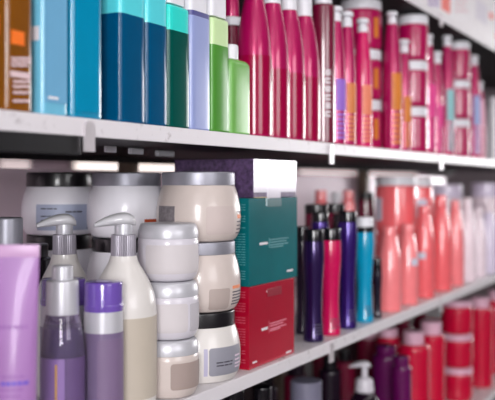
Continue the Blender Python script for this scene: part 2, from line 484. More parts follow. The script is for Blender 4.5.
# ---- teardrop bottles
def teardrop(label, x, Yc, r, hb, z, m, capm=WHITE_CAP, capr=None, caph=.04, name='shampoo_bottle', cat='bottle', group=None, wrap=None, panels=(), knob=False, full=.6, nb=.4, X=None, neck=.006, printm=None, prints=()):
    """round bottle whose shoulders run up in a long curve to a narrow neck"""
    X = Xat(x, Yc) if X is None else X
    t = thing(name, label, cat, X, Yc, z, group, r, hb+caph)
    zf = hb*full
    prof = rounded([(0, 0), (r*.97, 0, .004), (r, .012), (r, zf)], 5)
    prof += curve([(r, zf), (r-(r-r*nb)*.10, zf+(hb-zf)*.30), (r-(r-r*nb)*.34, zf+(hb-zf)*.58), (r-(r-r*nb)*.70, zf+(hb-zf)*.84), (r*nb, hb)], 6)[1:]
    part('body', m, t, loft, prof, 1, 1, 2, 44)
    ca = camdir(X, Yc)
    if wrap:
        z0, z1, wm = wrap
        part('label', wm, t, loft, [(rad_at(prof, z0+(z1-z0)*k/10), z0+(z1-z0)*k/10) for k in range(11)], 1, 1, 2, 44, off=.0005)
    for (nm, pm, z0, z1, a0, a1) in panels:
        part(nm, pm, t, patch, prof, z0, z1, ca+radians(a0), ca+radians(a1), off=.0011)
    if capm:
        cr = capr or r*nb*1.05
        if knob:
            part('collar', capm, t, loft, rounded([(0, hb-.002), (cr, hb-.002, .001), (cr, hb+caph*.5, .001), (cr*.5, hb+caph*.52)]), 1, 1, 2, 32)
            part('cap', capm, t, loft, rounded([(0, hb+caph*.5), (cr*.62, hb+caph*.5), (cr*.7, hb+caph*.62, .001), (cr*1.25, hb+caph*.7, .001), (cr*1.15, hb+caph, .002), (0, hb+caph)]), 1, 1, 2, 32)
        else:
            part('cap', capm, t, loft, rounded([(0, hb-.002), (cr, hb-.002, .001), (cr*.96, hb+caph, .003), (0, hb+caph)]), 1, 1, 2, 36)
    return t, prof, ca

# magenta behind the green ones
part_ = None
Xc, Yc_ = Xat(231.5, .67), .67
t = thing('shampoo_bottle', 'slim magenta bottle with white collar disc half hidden behind the green bottles', 'bottle', Xc, Yc_, ZU, None, .0165, .235)
part('body', MAG_DARK, t, loft, rounded([(0, 0), (.0155, 0, .003), (.0155, .15, .012), (.0115, .172), (.0115, .178)]))
part('collar', WHITE_CAP, t, loft, rounded([(0, .177), (.0168, .177, .0015), (.0168, .191, .004), (0, .191)]))
part('neck', MAGENTA, t, loft, rounded([(0, .190), (.0125, .190, .001), (.0115, .222, .001), (0, .222)]))
part('cap', WHITE_CAP, t, loft, rounded([(0, .221), (.0115, .221, .001), (.0115, .245, .002), (0, .245)]))
t = bpy.data.objects['shampoo_bottle'] if False else None
yM = Y0+.005+.026
g4 = 'big magenta teardrop bottles'
X1 = Xat(254, yM)
names4 = ['big magenta teardrop bottle beside the short green bottle, nearest of its row', 'second big magenta teardrop bottle from the short green bottle', 'third big magenta teardrop bottle from the short green bottle', 'last big magenta teardrop bottle, beside the dark magenta cylinder bottle']
for i in range(4):
    t, pf, ca = teardrop(names4[i], 0, yM, .0262, .207, ZU, MAGENTA, caph=.045, capr=.0135, group=g4, X=X1+i*.0565, wrap=(.004, .105 if i else .118, MAG_LAB), full=.5, nb=.5)

# dark cylinder bottle with upright lettering
yc = Y0+.006+.021
def cyl(label, x, Yc, r, hb, z, m, capm, caph, capr, sh=.012, name='shampoo_bottle', cat='bottle', panels=(), group=None, X=None, n=2, sy=1):
    X = Xat(x, Yc) if X is None else X
    t = thing(name, label, cat, X, Yc, z, group, r, hb+caph)
    prof = rounded([(0, 0), (r, 0, .004), (r, hb, sh), (capr*.9, hb+.003)], 7)
    part('body', m, t, loft, prof, 1, sy, n, 44)
    ca = camdir(X, Yc)
    for (nm, pm, z0, z1, a0, a1) in panels:
        part(nm, pm, t, patch, prof, z0, z1, ca+radians(a0), ca+radians(a1), off=.0008, n=n, sy=sy)
    part('cap', capm, t, loft, rounded([(0, hb), (capr, hb, .001), (capr, hb+caph, .003), (0, hb+caph)]), 1, sy, n, 40)
    return t, prof, ca
t, pf, ca = cyl('dark magenta cylinder bottle with white upright lettering', 323, yc, .0205, Zat(323, 6, yc)-ZU, ZU, MAG_DARK, WHITE_CAP, .03, .015)
bm = bmesh.new()
D_ = depth(323, yc)
for k in range(6):
    z1 = Zat(323, 71+8.2*k, yc)-ZU; z0 = z1 - .0095
    A = lambda q: ca+radians(q)
    patch(bm, pf, z0, z1, A(12), A(17), off=.0006, rows=2, cols=2)
    for (u0, u1) in ((.0, .26), (.37, .63), (.74, 1.)) if k % 2 == 0 else ((.0, .3), (.7, 1.)):
        patch(bm, pf, z0+(z1-z0)*u0, z0+(z1-z0)*u1, A(17), A(38), off=.0006, rows=1, cols=4)
finish('lettering', bm, INK_PALE, t)

VIO_LAB = mat('violet label', (150, 104, 204), .45, var=.05)
ORA_LAB = mat('apricot label', (214, 128, 74), .45, var=.08)
ORA2 = mat('orange amber label', (212, 124, 40), .45, var=.08)
TEA_LAB = mat('pale teal label', (142, 196, 200), .45, var=.06)
BLU_LAB = mat('powder blue label', (150, 170, 216), .45, var=.06)
PNK_LAB = mat('hot pink label', (222, 60, 140), .45, var=.06)
SAL_LAB = mat('salmon label', (230, 130, 100), .45, var=.06)
def small_tear(label, x, ytop, lab, labtop, r=.0165, Yc=None, knob=True, m=None, rng=(0, 75), full=.55, caph=.026):
    Yc = Yc or Y0+.006+r
    ht = Zat(x, ytop, Yc)-ZU
    z1 = Zat(x, labtop, Yc)-ZU
    return teardrop(label, x, Yc, r, ht-caph, ZU, m or MAGENTA, capr=.0095, caph=caph, knob=knob, full=full*.85, nb=.58,
        panels=((('label', lab, z1*.52, z1, rng[0], rng[1]),) + tuple(('label_band', lab, z1*(.44-.07*k), z1*(.48-.07*k), rng[0]+3, rng[1]-8*(k % 2)) for k in range(6)) if lab else ()), group='small magenta bottles on the upper shelf')
small_tear('small magenta bottle with violet label beside the dark cylinder bottle', 336, 7, VIO_LAB, 80)
small_tear('small magenta bottle with narrow orange label behind the bright pink one', 347, 12, ORA_LAB, 84, r=.0155)
PINKM = mat('bright pink magenta plastic', (206, 16, 96), .22, coat=.6, var=.04)
small_tear('bright pink bottle with salmon label and white knob cap', 362.5, 19, SAL_LAB, 86, m=PINKM, r=.0175)
small_tear('magenta bottle with large orange label between two tub stacks', 392, 12, ORA2, 74, r=.0203, full=.5)
small_tear('magenta bottle with orange label half hidden behind the white-lidded tubs', 404, 40, ORA2, 97, r=.0145)
small_tear('magenta bottle with hot pink label next to the middle tub stack', 428, 35, PNK_LAB, 85, r=.0185)
small_tear('magenta bottle with hot pink print, next before the teal labelled one', 437, 52, PNK_LAB, 105, r=.0145)
small_tear('magenta bottle with pale teal label beside the farthest tub stack', 447, 36, TEA_LAB, 90, r=.018)
small_tear('magenta bottle with powder blue label beyond the farthest tub stack', 474, 56, BLU_LAB, 96, r=.0165)
small_tear('last small bottle of the row, pale pink label', 479, 82, mat('pale pink label', (226, 170, 190), .45, var=.06), 100, r=.018)

def tub_stack(x, D, r, h, n, z, bodym, lidm, labels, group, labm=None, lidr=.98, labang=(20, 62), name='mask_tub', hs=None, lidh=.02, lidms=None):
    X, Y = posD(x, D)
    out = []
    zz = z
    for i in range(n):
        hh = hs[i] if hs else h
        t = thing(name, labels[i], 'tub', X, Y, zz, group, r, hh)
        prof = rounded([(0, 0), (r*.93, 0, .006), (r, .012, .004), (r, hh-lidh-.004, .006), (r*.9, hh-lidh)], 5)
        part('body', bodym, t, loft, prof)
        part('lid', lidms[i] if lidms else lidm, t, loft, rounded([(0, hh-lidh-.001), (r*lidr, hh-lidh-.001, .001), (r*lidr, hh-.0006, .003), (0, hh-.0006)]), segs=48)
        if labm:
            ca = camdir(X, Y)
            part('label', labm, t, patch, prof, hh*.22, hh*.62, ca+radians(labang[0]), ca+radians(labang[1]), off=.0008)
        zz += hh
        out.append(t)
    return out
tub_stack(361, 1.752, .0425, .1025, 3, ZU, MAG_TUB, WHITE_CAP, ['lowest crimson tub behind the bright pink bottle', 'middle crimson tub behind the bright pink bottle', 'topmost crimson tub behind the bright pink bottle, dark orange stripe'],
    'large crimson tubs', labm=ORA2, labang=(38, 54))
tub_stack(412.5, 1.90, .0345, .102, 3, ZU, MAG_TUB, WHITE_CAP, ['bottom tub of the middle crimson stack', 'second tub of the middle crimson stack', 'top tub of the middle crimson stack, white lid under the shelf'], 'crimson tubs in the middle stack')
tub_stack(458, 2.25, .031, .102, 3, ZU, MAG_TUB, WHITE_CAP, ['bottom tub of the farthest crimson stack', 'second tub of the farthest crimson stack', 'top tub of the farthest crimson stack'], 'crimson tubs in the farthest stack')
PALE_SIL = mat('pale silver plastic', (214, 210, 216), .25, coat=.4, var=.05)
cyl('pale silver bottle at the far end of the upper shelf', 494, Y0+.03, .02, .16, ZU, PALE_SIL, PALE_SIL, .03, .016)

# ---- top shelf cartons
WCARD = mat('white glossy card', (232, 228, 232), .35, coat=.3, var=.02)
REDP = mat('red orange print', (232, 66, 36), .4, var=.03)
PURP = mat('purple print', (140, 104, 176), .4, var=.05)
def carton(label, x0, x1, h, d, z, m, front=Y0+.012, group=None, name='carton', gap=.0015):
    X1, X2 = Xat(x0, front)+gap/2, Xat(x1, front)-gap/2
    a = (X2-X1)/2
    t = thing(name, label, 'carton', (X1+X2)/2, front+d/2, z, group)
    bm = bmesh.new(); box(bm, -a, a, -d/2, d/2, 0, h, .0008); finish('box', bm, m, t, angle=12)
    return t, a, d/2
gt = 'white cartons on the highest shelf'
def cpanel(t, b, nm, m, x0, x1, y0, y1, z, front=Y0+.012):
    return front_panel(t, nm, m, x0, x1, y0, y1, b, z, d=.0006, front=front)
t, a, b = carton('white carton with purple print and red orange block', 424.5, 451, .17, .07, ZT, WCARD, group=gt)
cpanel(t, b, 'red_block', REDP, 441.5, 450, -40, 11.5, ZT)
bm = bmesh.new(); text_bars(bm, 428, 440, (-8, -3, 2), 2.5, b, t, ZT, front=Y0+.012, d=.001, seed=9); finish('label_print', bm, PURP, t)
t, a, b = carton('white carton with faint pink print after the red blocked one', 451.5, 471, .18, .07, ZT, WCARD, group=gt)
bm = bmesh.new(); text_bars(bm, 455, 468, (-10, -3, 3, 9), 1.5, b, t, ZT, front=Y0+.012, d=.001, seed=4); finish('label_print', bm, mat('faint pink print', (226, 180, 190), .5, var=0), t)
t, a, b = carton('white carton with small red emblem near the end of the highest shelf', 471.5, 494, .18, .07, ZT, WCARD, group=gt)
cpanel(t, b, 'emblem', REDP, 489.5, 493.5, 13, 19, ZT); cpanel(t, b, 'label', mat('pale lilac print', (206, 200, 214), .4, var=.03), 476, 487, 2, 22, ZT)
t, a, b = carton('white carton with red side at the very end of the highest shelf', 494.5, 512, .18, .07, ZT, WCARD, group=gt)
cpanel(t, b, 'red_panel', REDP, 496, 499, 33, 40, ZT)

# ------------------------------------------------------------------ lower shelf, jars
def jar(label, X, Y, z, r, h, bodym, lidm, lidh, kind='large', group=None, labels=()):
    t = thing('mask_jar', label, 'jar', X, Y, z, group, r, h)
    bt = h-lidh
    if kind == 'large':
        prof = rounded([(0, 0), (r*.86, 0, .004), (r*.97, .010, .008), (r, .022, .01), (r, bt*.60, .014), (r*.93, bt*.84, .008), (r*.865, bt*.975, .002), (r*.84, bt)], 6)
        lr = r*.868
        lid = rounded([(0, bt-.001), (lr, bt-.001, .0008), (lr*.995, h-.0006, .0022), (0, h-.0006)], 5)
    else:
        prof = rounded([(0, 0), (r*.86, 0, .006), (r*.985, .010, .008), (r, .024, .008), (r, bt-.005, .004), (r*.96, bt)], 6)
        lr = r*.985
        lid = rounded([(0, bt-.0005), (lr, bt-.0005, .0008), (lr, bt+lidh*.45, .006), (r*.9, h-.0006, .004), (0, h-.0006)], 6)
    part('body', bodym, t, loft, prof, segs=64)
    part('lid', lidm, t, loft, lid, segs=64)
    ca = camdir(X, Y)
    for (nm, m, z0, z1, a0, a1, c) in labels:
        part(nm, m, t, patch, prof, z0, z1, ca+radians(a0), ca+radians(a1), corner=c)
    return t, prof, ca
def aim(off_px, hw):  # column offset from the axis -> angle
    return degrees(math.asin(max(-1, min(1, off_px/hw))))

# stack of three large jars at the front
GX, GY = posD(198.5, 1.157); GR = .0572; GH = .0927
g = 'large front jars'
t, pf, ca = jar('large cream jar with black lid and slate grey label, bottom of the front stack', GX, GY, ZL, GR, GH, CREAM_PL, BLACK_LID, .0195, group=g)
part('label', GREY_LAB, t, patch, pf, .011, .0475, ca+radians(14), ca+radians(74), corner=.004)
part('label_stripe', mat('lavender stripe', (176, 172, 196), .45, var=0), t, patch, pf, .0115, .047, ca+radians(7), ca+radians(12), off=.0006)
bm = bmesh.new(); lines(bm, pf, (.0235, .0275), ca+radians(24), ca+radians(58), .0016, seed=2); finish('label_print', bm, INK, t)
bm = bmesh.new(); lines(bm, pf, (.018, .0225, .0275, .033), ca+radians(57), ca+radians(72), .002, seed=12, off=.001); finish('logo_print', bm, mat('pale pink logo', (216, 196, 212), .5, var=0), t)
t, pf, ca = jar('large beige jar with silver lid in the middle of the front stack', GX, GY, ZL+GH, GR, GH, BEIGE_JAR, SILVER, .0165, group=g)
part('label', TAUPE_LAB, t, patch, pf, .004, .032, ca+radians(14), ca+radians(46), corner=.003)
bm = bmesh.new(); lines(bm, pf, (.030,), ca+radians(52), ca+radians(80), .004, seed=2); finish('logo_print', bm, INK_OR, t)
bm = bmesh.new(); lines(bm, pf, (.009, .013, .017, .021, .025), ca+radians(52), ca+radians(82), .0014, seed=6); finish('label_print', bm, INK, t)
t, pf, ca = jar('large beige jar with wide silver lid, topmost of the front stack', GX, GY, ZL+2*GH, GR, GH, BEIGE_JAR, SILVER, .0175, group=g)
part('label', BEIGE_LAB, t, patch, pf, .010, .047, ca+radians(10), ca+radians(55), corner=.004)
part('barcode_sticker', mat('grey barcode sticker', (124, 118, 122), .5, var=.25, scale=260), t, patch, pf, .024, .047, ca+radians(-66), ca+radians(-33), off=.0006)
bm = bmesh.new(); lines(bm, pf, (.030,), ca+radians(66), ca+radians(84), .005, seed=2); finish('logo_print', bm, INK_OR, t)
bm = bmesh.new(); lines(bm, pf, (.010, .015, .020, .025, .038), ca+radians(64), ca+radians(84), .0015, seed=6); finish('label_print', bm, INK, t)

# stack of three small jars
FX, FY = posD(168.3, 1.062); FR = .0382; FH = .0712
g = 'small white jars in the front stack'
t, pf, ca = jar('small beige jar with silver lid, bottom of the small stack', FX, FY, ZL, FR, FH, BEIGE_JAR, SILVER_SATIN, .0185, 'small', g, [('label', BROWN_LAB, .012, .044, 4, 84, .004)])
t, pf, ca = jar('small white jar in the middle of the small stack', FX, FY, ZL+FH, FR, FH, WHITE_PL, SILVER_SATIN, .0185, 'small', g, [('label', PALE_LAB, .010, .045, -40, 38, .004), ('side_label', mat('mid grey label', (184, 180, 186), .5, var=.03), .010, .044, 44, 82, .002)])
t, pf, ca = jar('small white jar with pale label, topmost of the small stack', FX, FY, ZL+2*FH, FR, FH, WHITE_PL, SILVER_SATIN, .0185, 'small', g, [('label', PALE_LAB, .010, .045, -45, 70, .004)])

# white jars behind, in stacks
JAR_W = mat('bright white jar plastic', (248, 246, 253), .3, coat=.3, var=.01)
HX, HY_ = posD(126.5, 1.236)
g = 'white jars behind the pump bottles'
jar('white jar with black lid at the foot of the silver-lidded stack', HX, HY_, ZL, GR, GH, JAR_W, BLACK_LID, .0195, group=g)
jar('white jar with black lid just under the silver-lidded jar', HX, HY_, ZL+GH, GR, GH, JAR_W, BLACK_LID, .0195, group=g)
t, pf, ca = jar('white jar with silver lid and rust coloured mark, behind the pump bottle', HX, HY_, ZL+2*GH, GR, GH, JAR_W, SILVER, .0185, group=g)
part('logo_mark', INK_RED, t, patch, pf, .0215, .0265, ca+radians(26), ca+radians(50), off=.0006)
bm = bmesh.new(); lines(bm, pf, (.011, .015, .018), ca+radians(22), ca+radians(52), .0014, seed=8); finish('label_print', bm, INK, t)
IX, IY = posD(59.8, 1.294)
jar('white jar with black lid at the foot of the blue-grey labelled stack', IX, IY, ZL, GR, GH, JAR_W, BLACK_LID, .0195, group=g)
jar('white jar with black lid under the blue-grey labelled jar', IX, IY, ZL+GH, GR, GH, JAR_W, BLACK_LID, .0205, group=g)
t, pf, ca = jar('white jar with black lid and blue-grey label, topmost in its stack', IX, IY, ZL+2*GH, GR, GH+.001, JAR_W, BLACK_LID, .021, group=g)
part('label', GREYBLUE_LAB, t, patch, pf, .008, .046, ca+radians(-36), ca+radians(54), off=.0005)
bm = bmesh.new(); lines(bm, pf, (.034,), ca+radians(8), ca+radians(36), .0022, seed=8); finish('label_title', bm, INK, t)
bm = bmesh.new(); lines(bm, pf, (.039, .028, .022), ca+radians(-28), ca+radians(0), .0016, seed=5); finish('label_print', bm, INK, t)
bm = bmesh.new(); patch(bm, pf, .010, .045, ca+radians(45), ca+radians(53), off=.0009); finish('barcode', bm, mat('dark barcode', (96, 100, 130), .5, var=.2, scale=200), t)

# ------------------------------------------------------------------ pump bottles
def pump_head(bm, zb, tip, w, ang, hgt):
    """dome that runs out into a drooping beak towards angle ang"""
    S = []
    n = 16
    for k in range(n+1):
        s = k/n
        x = -w + (w+tip)*s
        if x < 0: f = sqrt(max(0.02, 1-(x/w)**2))
        else: f = 1-.70*(x/tip)**1.6
        top = zb + hgt*(.25+.75*f if x < 0 else 1-.80*(x/tip)**1.8)
        bot = zb + (0 if x < w*.8 else (-.12*hgt)*((x-w*.8)/(tip-w*.8))) - .0
        if top-bot < .001: bot = top-.001
        S.append((x, w*max(.12, f)*.98, bot, top))
    rings = []
    for (x, hw, z0, z1) in S:
        ring = []
        for j in range(20):
            a = 2*pi*j/20
            y = hw*cos(a); zz = sin(a)
            z = (z0+z1)/2 + (z1-z0)/2*(abs(zz)**.8)*(1 if zz > 0 else -1)
            ring.append(bm.verts.new((x*cos(ang)-y*sin(ang), x*sin(ang)+y*cos(ang), z)))
        rings.append(ring)
    for p, q in zip(rings, rings[1:]):
        for j in range(20):
            jj = (j+1) % 20
            bm.faces.new((p[j], p[jj], q[jj], q[j]))
    bm.faces.new(rings[0]); bm.faces.new(rings[-1])
    return bm
PUMP_GREY = mat('grey pump plastic', (198, 198, 202), .3, coat=.3, var=.02)
PUMP_RIB = mat('ribbed silver collar', (156, 152, 162), .4, metal=.4, var=.05)
STONE_LAB = mat('stone beige label', (186, 176, 162), .5, var=.02)
def pump_bottle(label, X, Y, r, lab, zsh, ztop, ang, sy=.8):
    """zsh: where shoulders start, ztop: top of shoulders below collar"""
    t = thing('pump_bottle', label, 'bottle', X, Y, ZL, 'white pump bottles', r, .225)
    prof = rounded([(0, 0), (r*.95, 0, .006), (r, .014), (r, zsh)], 5) + curve([(r, zsh), (r*.975, zsh+(ztop-zsh)*.22), (r*.86, zsh+(ztop-zsh)*.46), (r*.66, zsh+(ztop-zsh)*.68), (r*.46, zsh+(ztop-zsh)*.88), (r*.40, ztop)], 6)[1:]
    part('body', CREAM_PL, t, loft, prof, 1, 1, 2, 56)
    ca = camdir(X, Y)
    if lab: part('label', lab, t, patch, prof, .016, zsh*.985, ca+radians(-62), ca+radians(88), rows=12, cols=30)
    rc = r*.375
    part('collar', PUMP_RIB, t, loft, rounded([(0, ztop-.001), (rc*1.02, ztop-.001, .001), (rc, ztop+.0245, .001), (rc*.7, ztop+.025)]), 1, 1, 2, 72, ribs=1, ribd=.0006, angle=20)
    part('stem', SILVER_SATIN, t, loft, rounded([(0, ztop+.024), (rc*.72, ztop+.024, .0005), (rc*.72, ztop+.037, .0005), (0, ztop+.0372)]), 1, 1, 2, 40)
    part('pump_head', PUMP_GREY, t, pump_head, ztop+.035, .034, rc*1.0, ang, .0155)
    return t
DX, DY = posD(123.5, .995)
zt = Zat(123, 255.5, DY)-ZL
pump_bottle('white pump bottle with stone beige label, in front of the silver-lidded jar', DX, DY, .0386, STONE_LAB, Zat(123, 313, DY)-ZL, zt, camdir(DX, DY)-radians(82))
EX, EY = posD(64.5, 1.06)
pump_bottle('white pump bottle behind the purple oil bottle', EX, EY, .0385, None, Zat(64, 318, EY)-ZL, Zat(64, 254, EY)-ZL, camdir(EX, EY)-radians(84))

# ------------------------------------------------------------------ purple things in front
LIL_TUBE = mat('lilac pearl tube', (164, 118, 178), .42, coat=.15, var=.06, scale=14)
def tube(label, X, Y, h, rx, ry, rot):
    t = thing('cream_tube', label, 'tube', X, Y, ZL, None, rx, h)
    t.rotation_euler[2] = rot
    bm = bmesh.new(); caph = .03
    segs = 40; rings = []
    N = 18
    for k in range(N+1):
        s = k/N
        z = caph + (h-caph)*s
        a = rx*(1+.16*s)
        b = max(.0016, ry*(1-s**1.6)) if s < .93 else .0016
        rings.append([bm.verts.new((a*cos(2*pi*j/segs), b*sin(2*pi*j/segs), z)) for j in range(segs)])
    for p, q in zip(rings, rings[1:]):
        for j in range(segs): jj = (j+1) % segs; bm.faces.new((p[j], p[jj], q[jj], q[j]))
    bm.faces.new(rings[0]); bm.faces.new(rings[-1])
    finish('body', bm, LIL_TUBE, t)
    part('seal', mat('crimped seal', (200, 160, 200), .35, var=.03), t, lambda bm: box(bm, -rx*1.165, rx*1.165, -.0019, .0019, h-.012, h, .0006))
    part('cap', mat('lilac cap', (150, 110, 170), .3, var=.03), t, loft, rounded([(0, 0), (rx*.9, 0, .002), (rx*.95, caph+.002, .002), (0, caph+.002)]), 1, ry/rx*.95, 2, 40)
    # print on the front, following the belly
    def bar(bm, x0, x1, z0, z1):
        ss = (z0+z1)/2; s = (ss-caph)/(h-caph); a = rx*(1+.16*s)
        N_ = 6; vo, vi = [], []
        for zz in (z0, z1):
            s = (zz-caph)/(h-caph); b = ry*(1-s**1.6); a = rx*(1+.16*s)
            for dst, o_ in ((vo, .0007), (vi, -.0005)):
                for k in range(N_+1):
                    x = x0+(x1-x0)*k/N_
                    dst.append(bm.verts.new((x, -b*sqrt(max(0, 1-(x/a)**2))-o_, zz)))
        M = N_+1
        for k in range(N_):
            bm.faces.new((vo[k], vo[k+1], vo[M+k+1], vo[M+k])); bm.faces.new((vi[k], vi[M+k], vi[M+k+1], vi[k+1]))
            bm.faces.new((vo[k], vi[k], vi[k+1], vo[k+1])); bm.faces.new((vo[M+k], vo[M+k+1], vi[M+k+1], vi[M+k]))
        for k in (0, N_): bm.faces.new((vo[k], vo[M+k], vi[M+k], vi[k]))
    bm = bmesh.new()
    for (z, th, x0, x1) in ((.127, .0032, -.012, .017),):
        x = x0
        while x < x1: bar(bm, x, min(x+.0045, x1), z, z+th); x += .0054
    finish('title_print', bm, mat('mauve print', (150, 100, 168), .5, var=0), t)
    bm = bmesh.new()
    for (z, th, x0, x1) in ((.0825, .002, -.006, .016), (.0705, .0022, -.007, .014), (.065, .0018, -.007, .012), (.059, .0022, -.007, .016), (.053, .002, -.007, .012), (.047, .002, -.007, .014)):
        x = x0
        while x < x1: bar(bm, x, min(x+.0045, x1), z, z+th); x += .0054
    finish('label_print', bm, mat('mauve print', (150, 100, 168), .5, var=0), t)
    bm = bmesh.new(); x = -.006
    for z in (.0755,):
        while x < .017: bar(bm, x, x+.0042, z, z+.0036); x += .005
    finish('brand_print', bm, mat('blue violet print', (110, 84, 190), .5, var=0), t)
TX, TY = posD(11.5, .80)
tube('pearly lilac squeeze tube with flat crimped top at the front of the shelf', TX, TY, .2045, .0225, .019, radians(-58)+0)

PUR_GLASS = mat('purple clear glass', (206, 190, 222), .05, trans=.9, var=0, ior=1.3)
PUR_LIQ = mat('plum oil', (72, 60, 100), .15, coat=.4, var=.06)
PUR_LAB = mat('violet label film', (98, 76, 120), .5, var=.03)
BX_, BY_ = posD(62.5, .90)
def oil_bottle():
    r = .0232
    t = thing('oil_bottle', 'purple oil bottle with tall silver cap beside the lilac tube', 'bottle', BX_, BY_, ZL, None, r, .178)
    zs = Zat(62, 313, BY_)-ZL
    prof = rounded([(0, 0), (r*.95, 0, .004), (r, .01), (r, zs-.05)], 5) + curve([(r, zs-.05), (r*.985, zs-.035), (r*.92, zs-.02), (r*.80, zs-.006), (r*.74, zs)], 6)[1:]
    part('body', PUR_GLASS, t, loft, prof, 1, 1, 2, 48)
    ins = [(max(0, q-.0022), max(z, .003)) for q, z in prof if z < zs-.014]
    part('oil', PUR_LIQ, t, loft, ins, 1, 1, 2, 48)
    ca = camdir(BX_, BY_)
    zl = Zat(62, 355, BY_)-ZL
    part('label', PUR_LAB, t, patch, prof, .01, zl, ca+radians(8), ca+radians(86), rows=8)
    part('back_label', mat('plum back label', (132, 104, 160), .35, coat=.3, var=.04), t, patch, prof, .01, zl, ca+radians(-88), ca+radians(6), rows=8)
    dt = part('dip_tube', mat('amber dip tube', (206, 160, 90), .3, var=.02), t, lambda bm: box(bm, -.0008, .0008, -.0008, .0008, .012, zl*.93), )
    dt.location = (cos(ca-.28)*(r+.0009), sin(ca-.28)*(r+.0009), 0)
    rc = r*.74
    part('collar', SILVER_SATIN, t, loft, rounded([(0, zs-.001), (rc*1.02, zs-.001, .001), (rc*.98, zs+.0352, .0025), (rc*.6, zs+.036)]), 1, 1, 2, 48)
    part('pump_button', SILVER_SATIN, t, loft, rounded([(0, zs+.034), (rc*.66, zs+.034), (rc*.64, zs+.0505, .002), (0, zs+.0505)]), 1, 1, 2, 40)
oil_bottle()

VIO_LID = mat('translucent violet lid', (122, 92, 188), .12, coat=.6, var=.04, trans=.25)
PUR_BODY = mat('muted purple plastic', (114, 98, 130), .35, coat=.3, var=.03)
PUR_BODY_L = mat('dusty purple label', (118, 98, 130), .5, var=.02)
def lid_bottle(label, x, D, r, ytop, ylid, yband):
    X, Y = posD(x, D)
    zt_, zl_, zb_ = (Zat(x, v, Y)-ZL for v in (ytop, ylid, yband))
    t = thing('conditioner_bottle', label, 'bottle', X, Y, ZL, 'violet-lidded purple bottles', r, zt_)
    prof = rounded([(0, 0), (r*.96, 0, .004), (r, .012), (r, zb_)], 5)
    part('body', PUR_BODY, t, loft, prof + [(r*.98, zb_+.0005)], 1, 1, 2, 48)
    ca = camdir(X, Y)
    part('label', PUR_BODY_L, t, patch, prof, .02, zb_-.006, ca+radians(-18), ca+radians(70), corner=.004)
    part('band', SILVER_SATIN, t, loft, rounded([(r*.985, zb_), (r*.97, zl_)]), 1, 1, 2, 48)
    part('lid', VIO_LID, t, loft, rounded([(r*.99, zl_), (r*.99, zl_+.0065, .0008), (r*.965, zl_+.0072, .0006), (r*.945, zt_-.0005, .0022), (r*.5, zt_+.0008), (0, zt_+.001)]), 1, 1, 2, 48)
lid_bottle('purple bottle with violet dome lid beside the white pump bottle', 103.5, .93, .0219, 281, 310, 331)
lid_bottle('second violet-lidded bottle half hidden behind the silver-capped oil bottle', 63.5, .992, .0268, 278, 304, 325)
cyl('blurred grey bottle with silver cap behind the lilac tube', 7, posD(7, 1.05)[1], .022, Zat(7, 252, posD(7, 1.05)[1])-ZL, ZL, mat('cool grey plastic', (176, 176, 190), .3, var=.05), SILVER, .043, .019)
cyl('dark bottle standing behind the lilac tube and pump bottle', 32, posD(32, 1.17)[1], .026, Zat(32, 258, posD(32, 1.17)[1])-ZL, ZL, BLACK_GL, BLACK_LID, .02, .022)

# ------------------------------------------------------------------ cartons
FC = .5815
RED = mat('red glossy card', (166, 8, 42), .14, coat=.2, var=.10, scale=9)
TEAL = mat('teal glossy card', (0, 100, 106), .14, coat=.2, var=.14, scale=11)
DPUR = mat('dark plum textured card', (84, 64, 98), .35, coat=.2, var=.5, scale=180)
WGLOSS = mat('white glare card', (236, 232, 242), .12, metal=.35, coat=.6, var=.02)  # white of the glare put into the card colour
RED_T = mat('light red card print', (186, 70, 92), .4, var=0)
TEAL_T2 = mat('light teal card print', (70, 140, 146), .4, var=0)
def mask_carton(label, x0, x1, h, d, z, m, tabm, side_seed, prm=None):
    prm = prm or (RED_T if side_seed == 1 else TEAL_T2)
    t, a, b = carton(label, x0, x1, h, d, z, m, front=FC, group='stacked glossy cartons', gap=0)
    def P(nm, mm, xa, xb, ya, yb, dd=.0006): return front_panel(t, nm, mm, xa, xb, ya, yb, b, z, d=dd, front=FC)
    # closing tab folded over the top edge
    P('tab', tabm, 267, 281, Zt(x0, z+h)+.3, Zt(x0, z+h)+8, .0009)
    bm = bmesh.new()
    rnd = random.Random(side_seed)
    # block of small print on the narrow side facing the jars
    zz = h*.08
    while zz < h*.93:
        yy = -b+.006
        while yy < -b+.030:
            w_ = rnd.uniform(.003, .007); box(bm, -a-.0005, -a+.0002, yy, min(yy+w_, -b+.032), zz, zz+.0014); yy += w_+.0014
        zz += .0036 if rnd.random() > .12 else .009
    finish('side_print', bm, prm, t)
    return t, a, b, P
def Zt(x, zw): return HY - (zw-H)*FPX/depth(x, FC)
t, a, b, P = mask_carton('red glossy carton at the bottom of the carton stack', 249, 294.3, .1165, .12, ZL, RED, mat('dark red tab', (138, 14, 40), .3, var=.05), 1)
zr = ZL
P('logo_print', INK_PALE, 261.5, 267.5, 327.5, 330); P('print_divider', RED_T, 268.6, 269.2, 321, 333)
for k, (xa, xb, y) in enumerate(((270, 286, 320.8), (270, 283, 323.6), (270, 286, 326.2), (270, 280, 328.8))): P('text_line', mat('pink card text', (222, 130, 150), .4, var=0), xa, xb, y-(xa-270)*.3, y+1.1)
P('corner_mark', INK_PALE, 252.5, 256.5, 361.2, 363); P('corner_mark', INK_PALE, 286, 291, 351, 352.6)
P('tape_tab', INK_PALE, 266.5, 278, 289.5, 291)
t, a, b, P = mask_carton('teal glossy carton in the middle of the carton stack', 249, 297.3, .1242, .12, ZL+.117, TEAL, mat('dark teal tab', (10, 84, 88), .3, var=.05), 2)
P('logo_print', INK_PALE, 259.5, 267.5, 242.3, 244.6); P('print_divider', TEAL_T2, 268.8, 269.4, 238, 247.5)
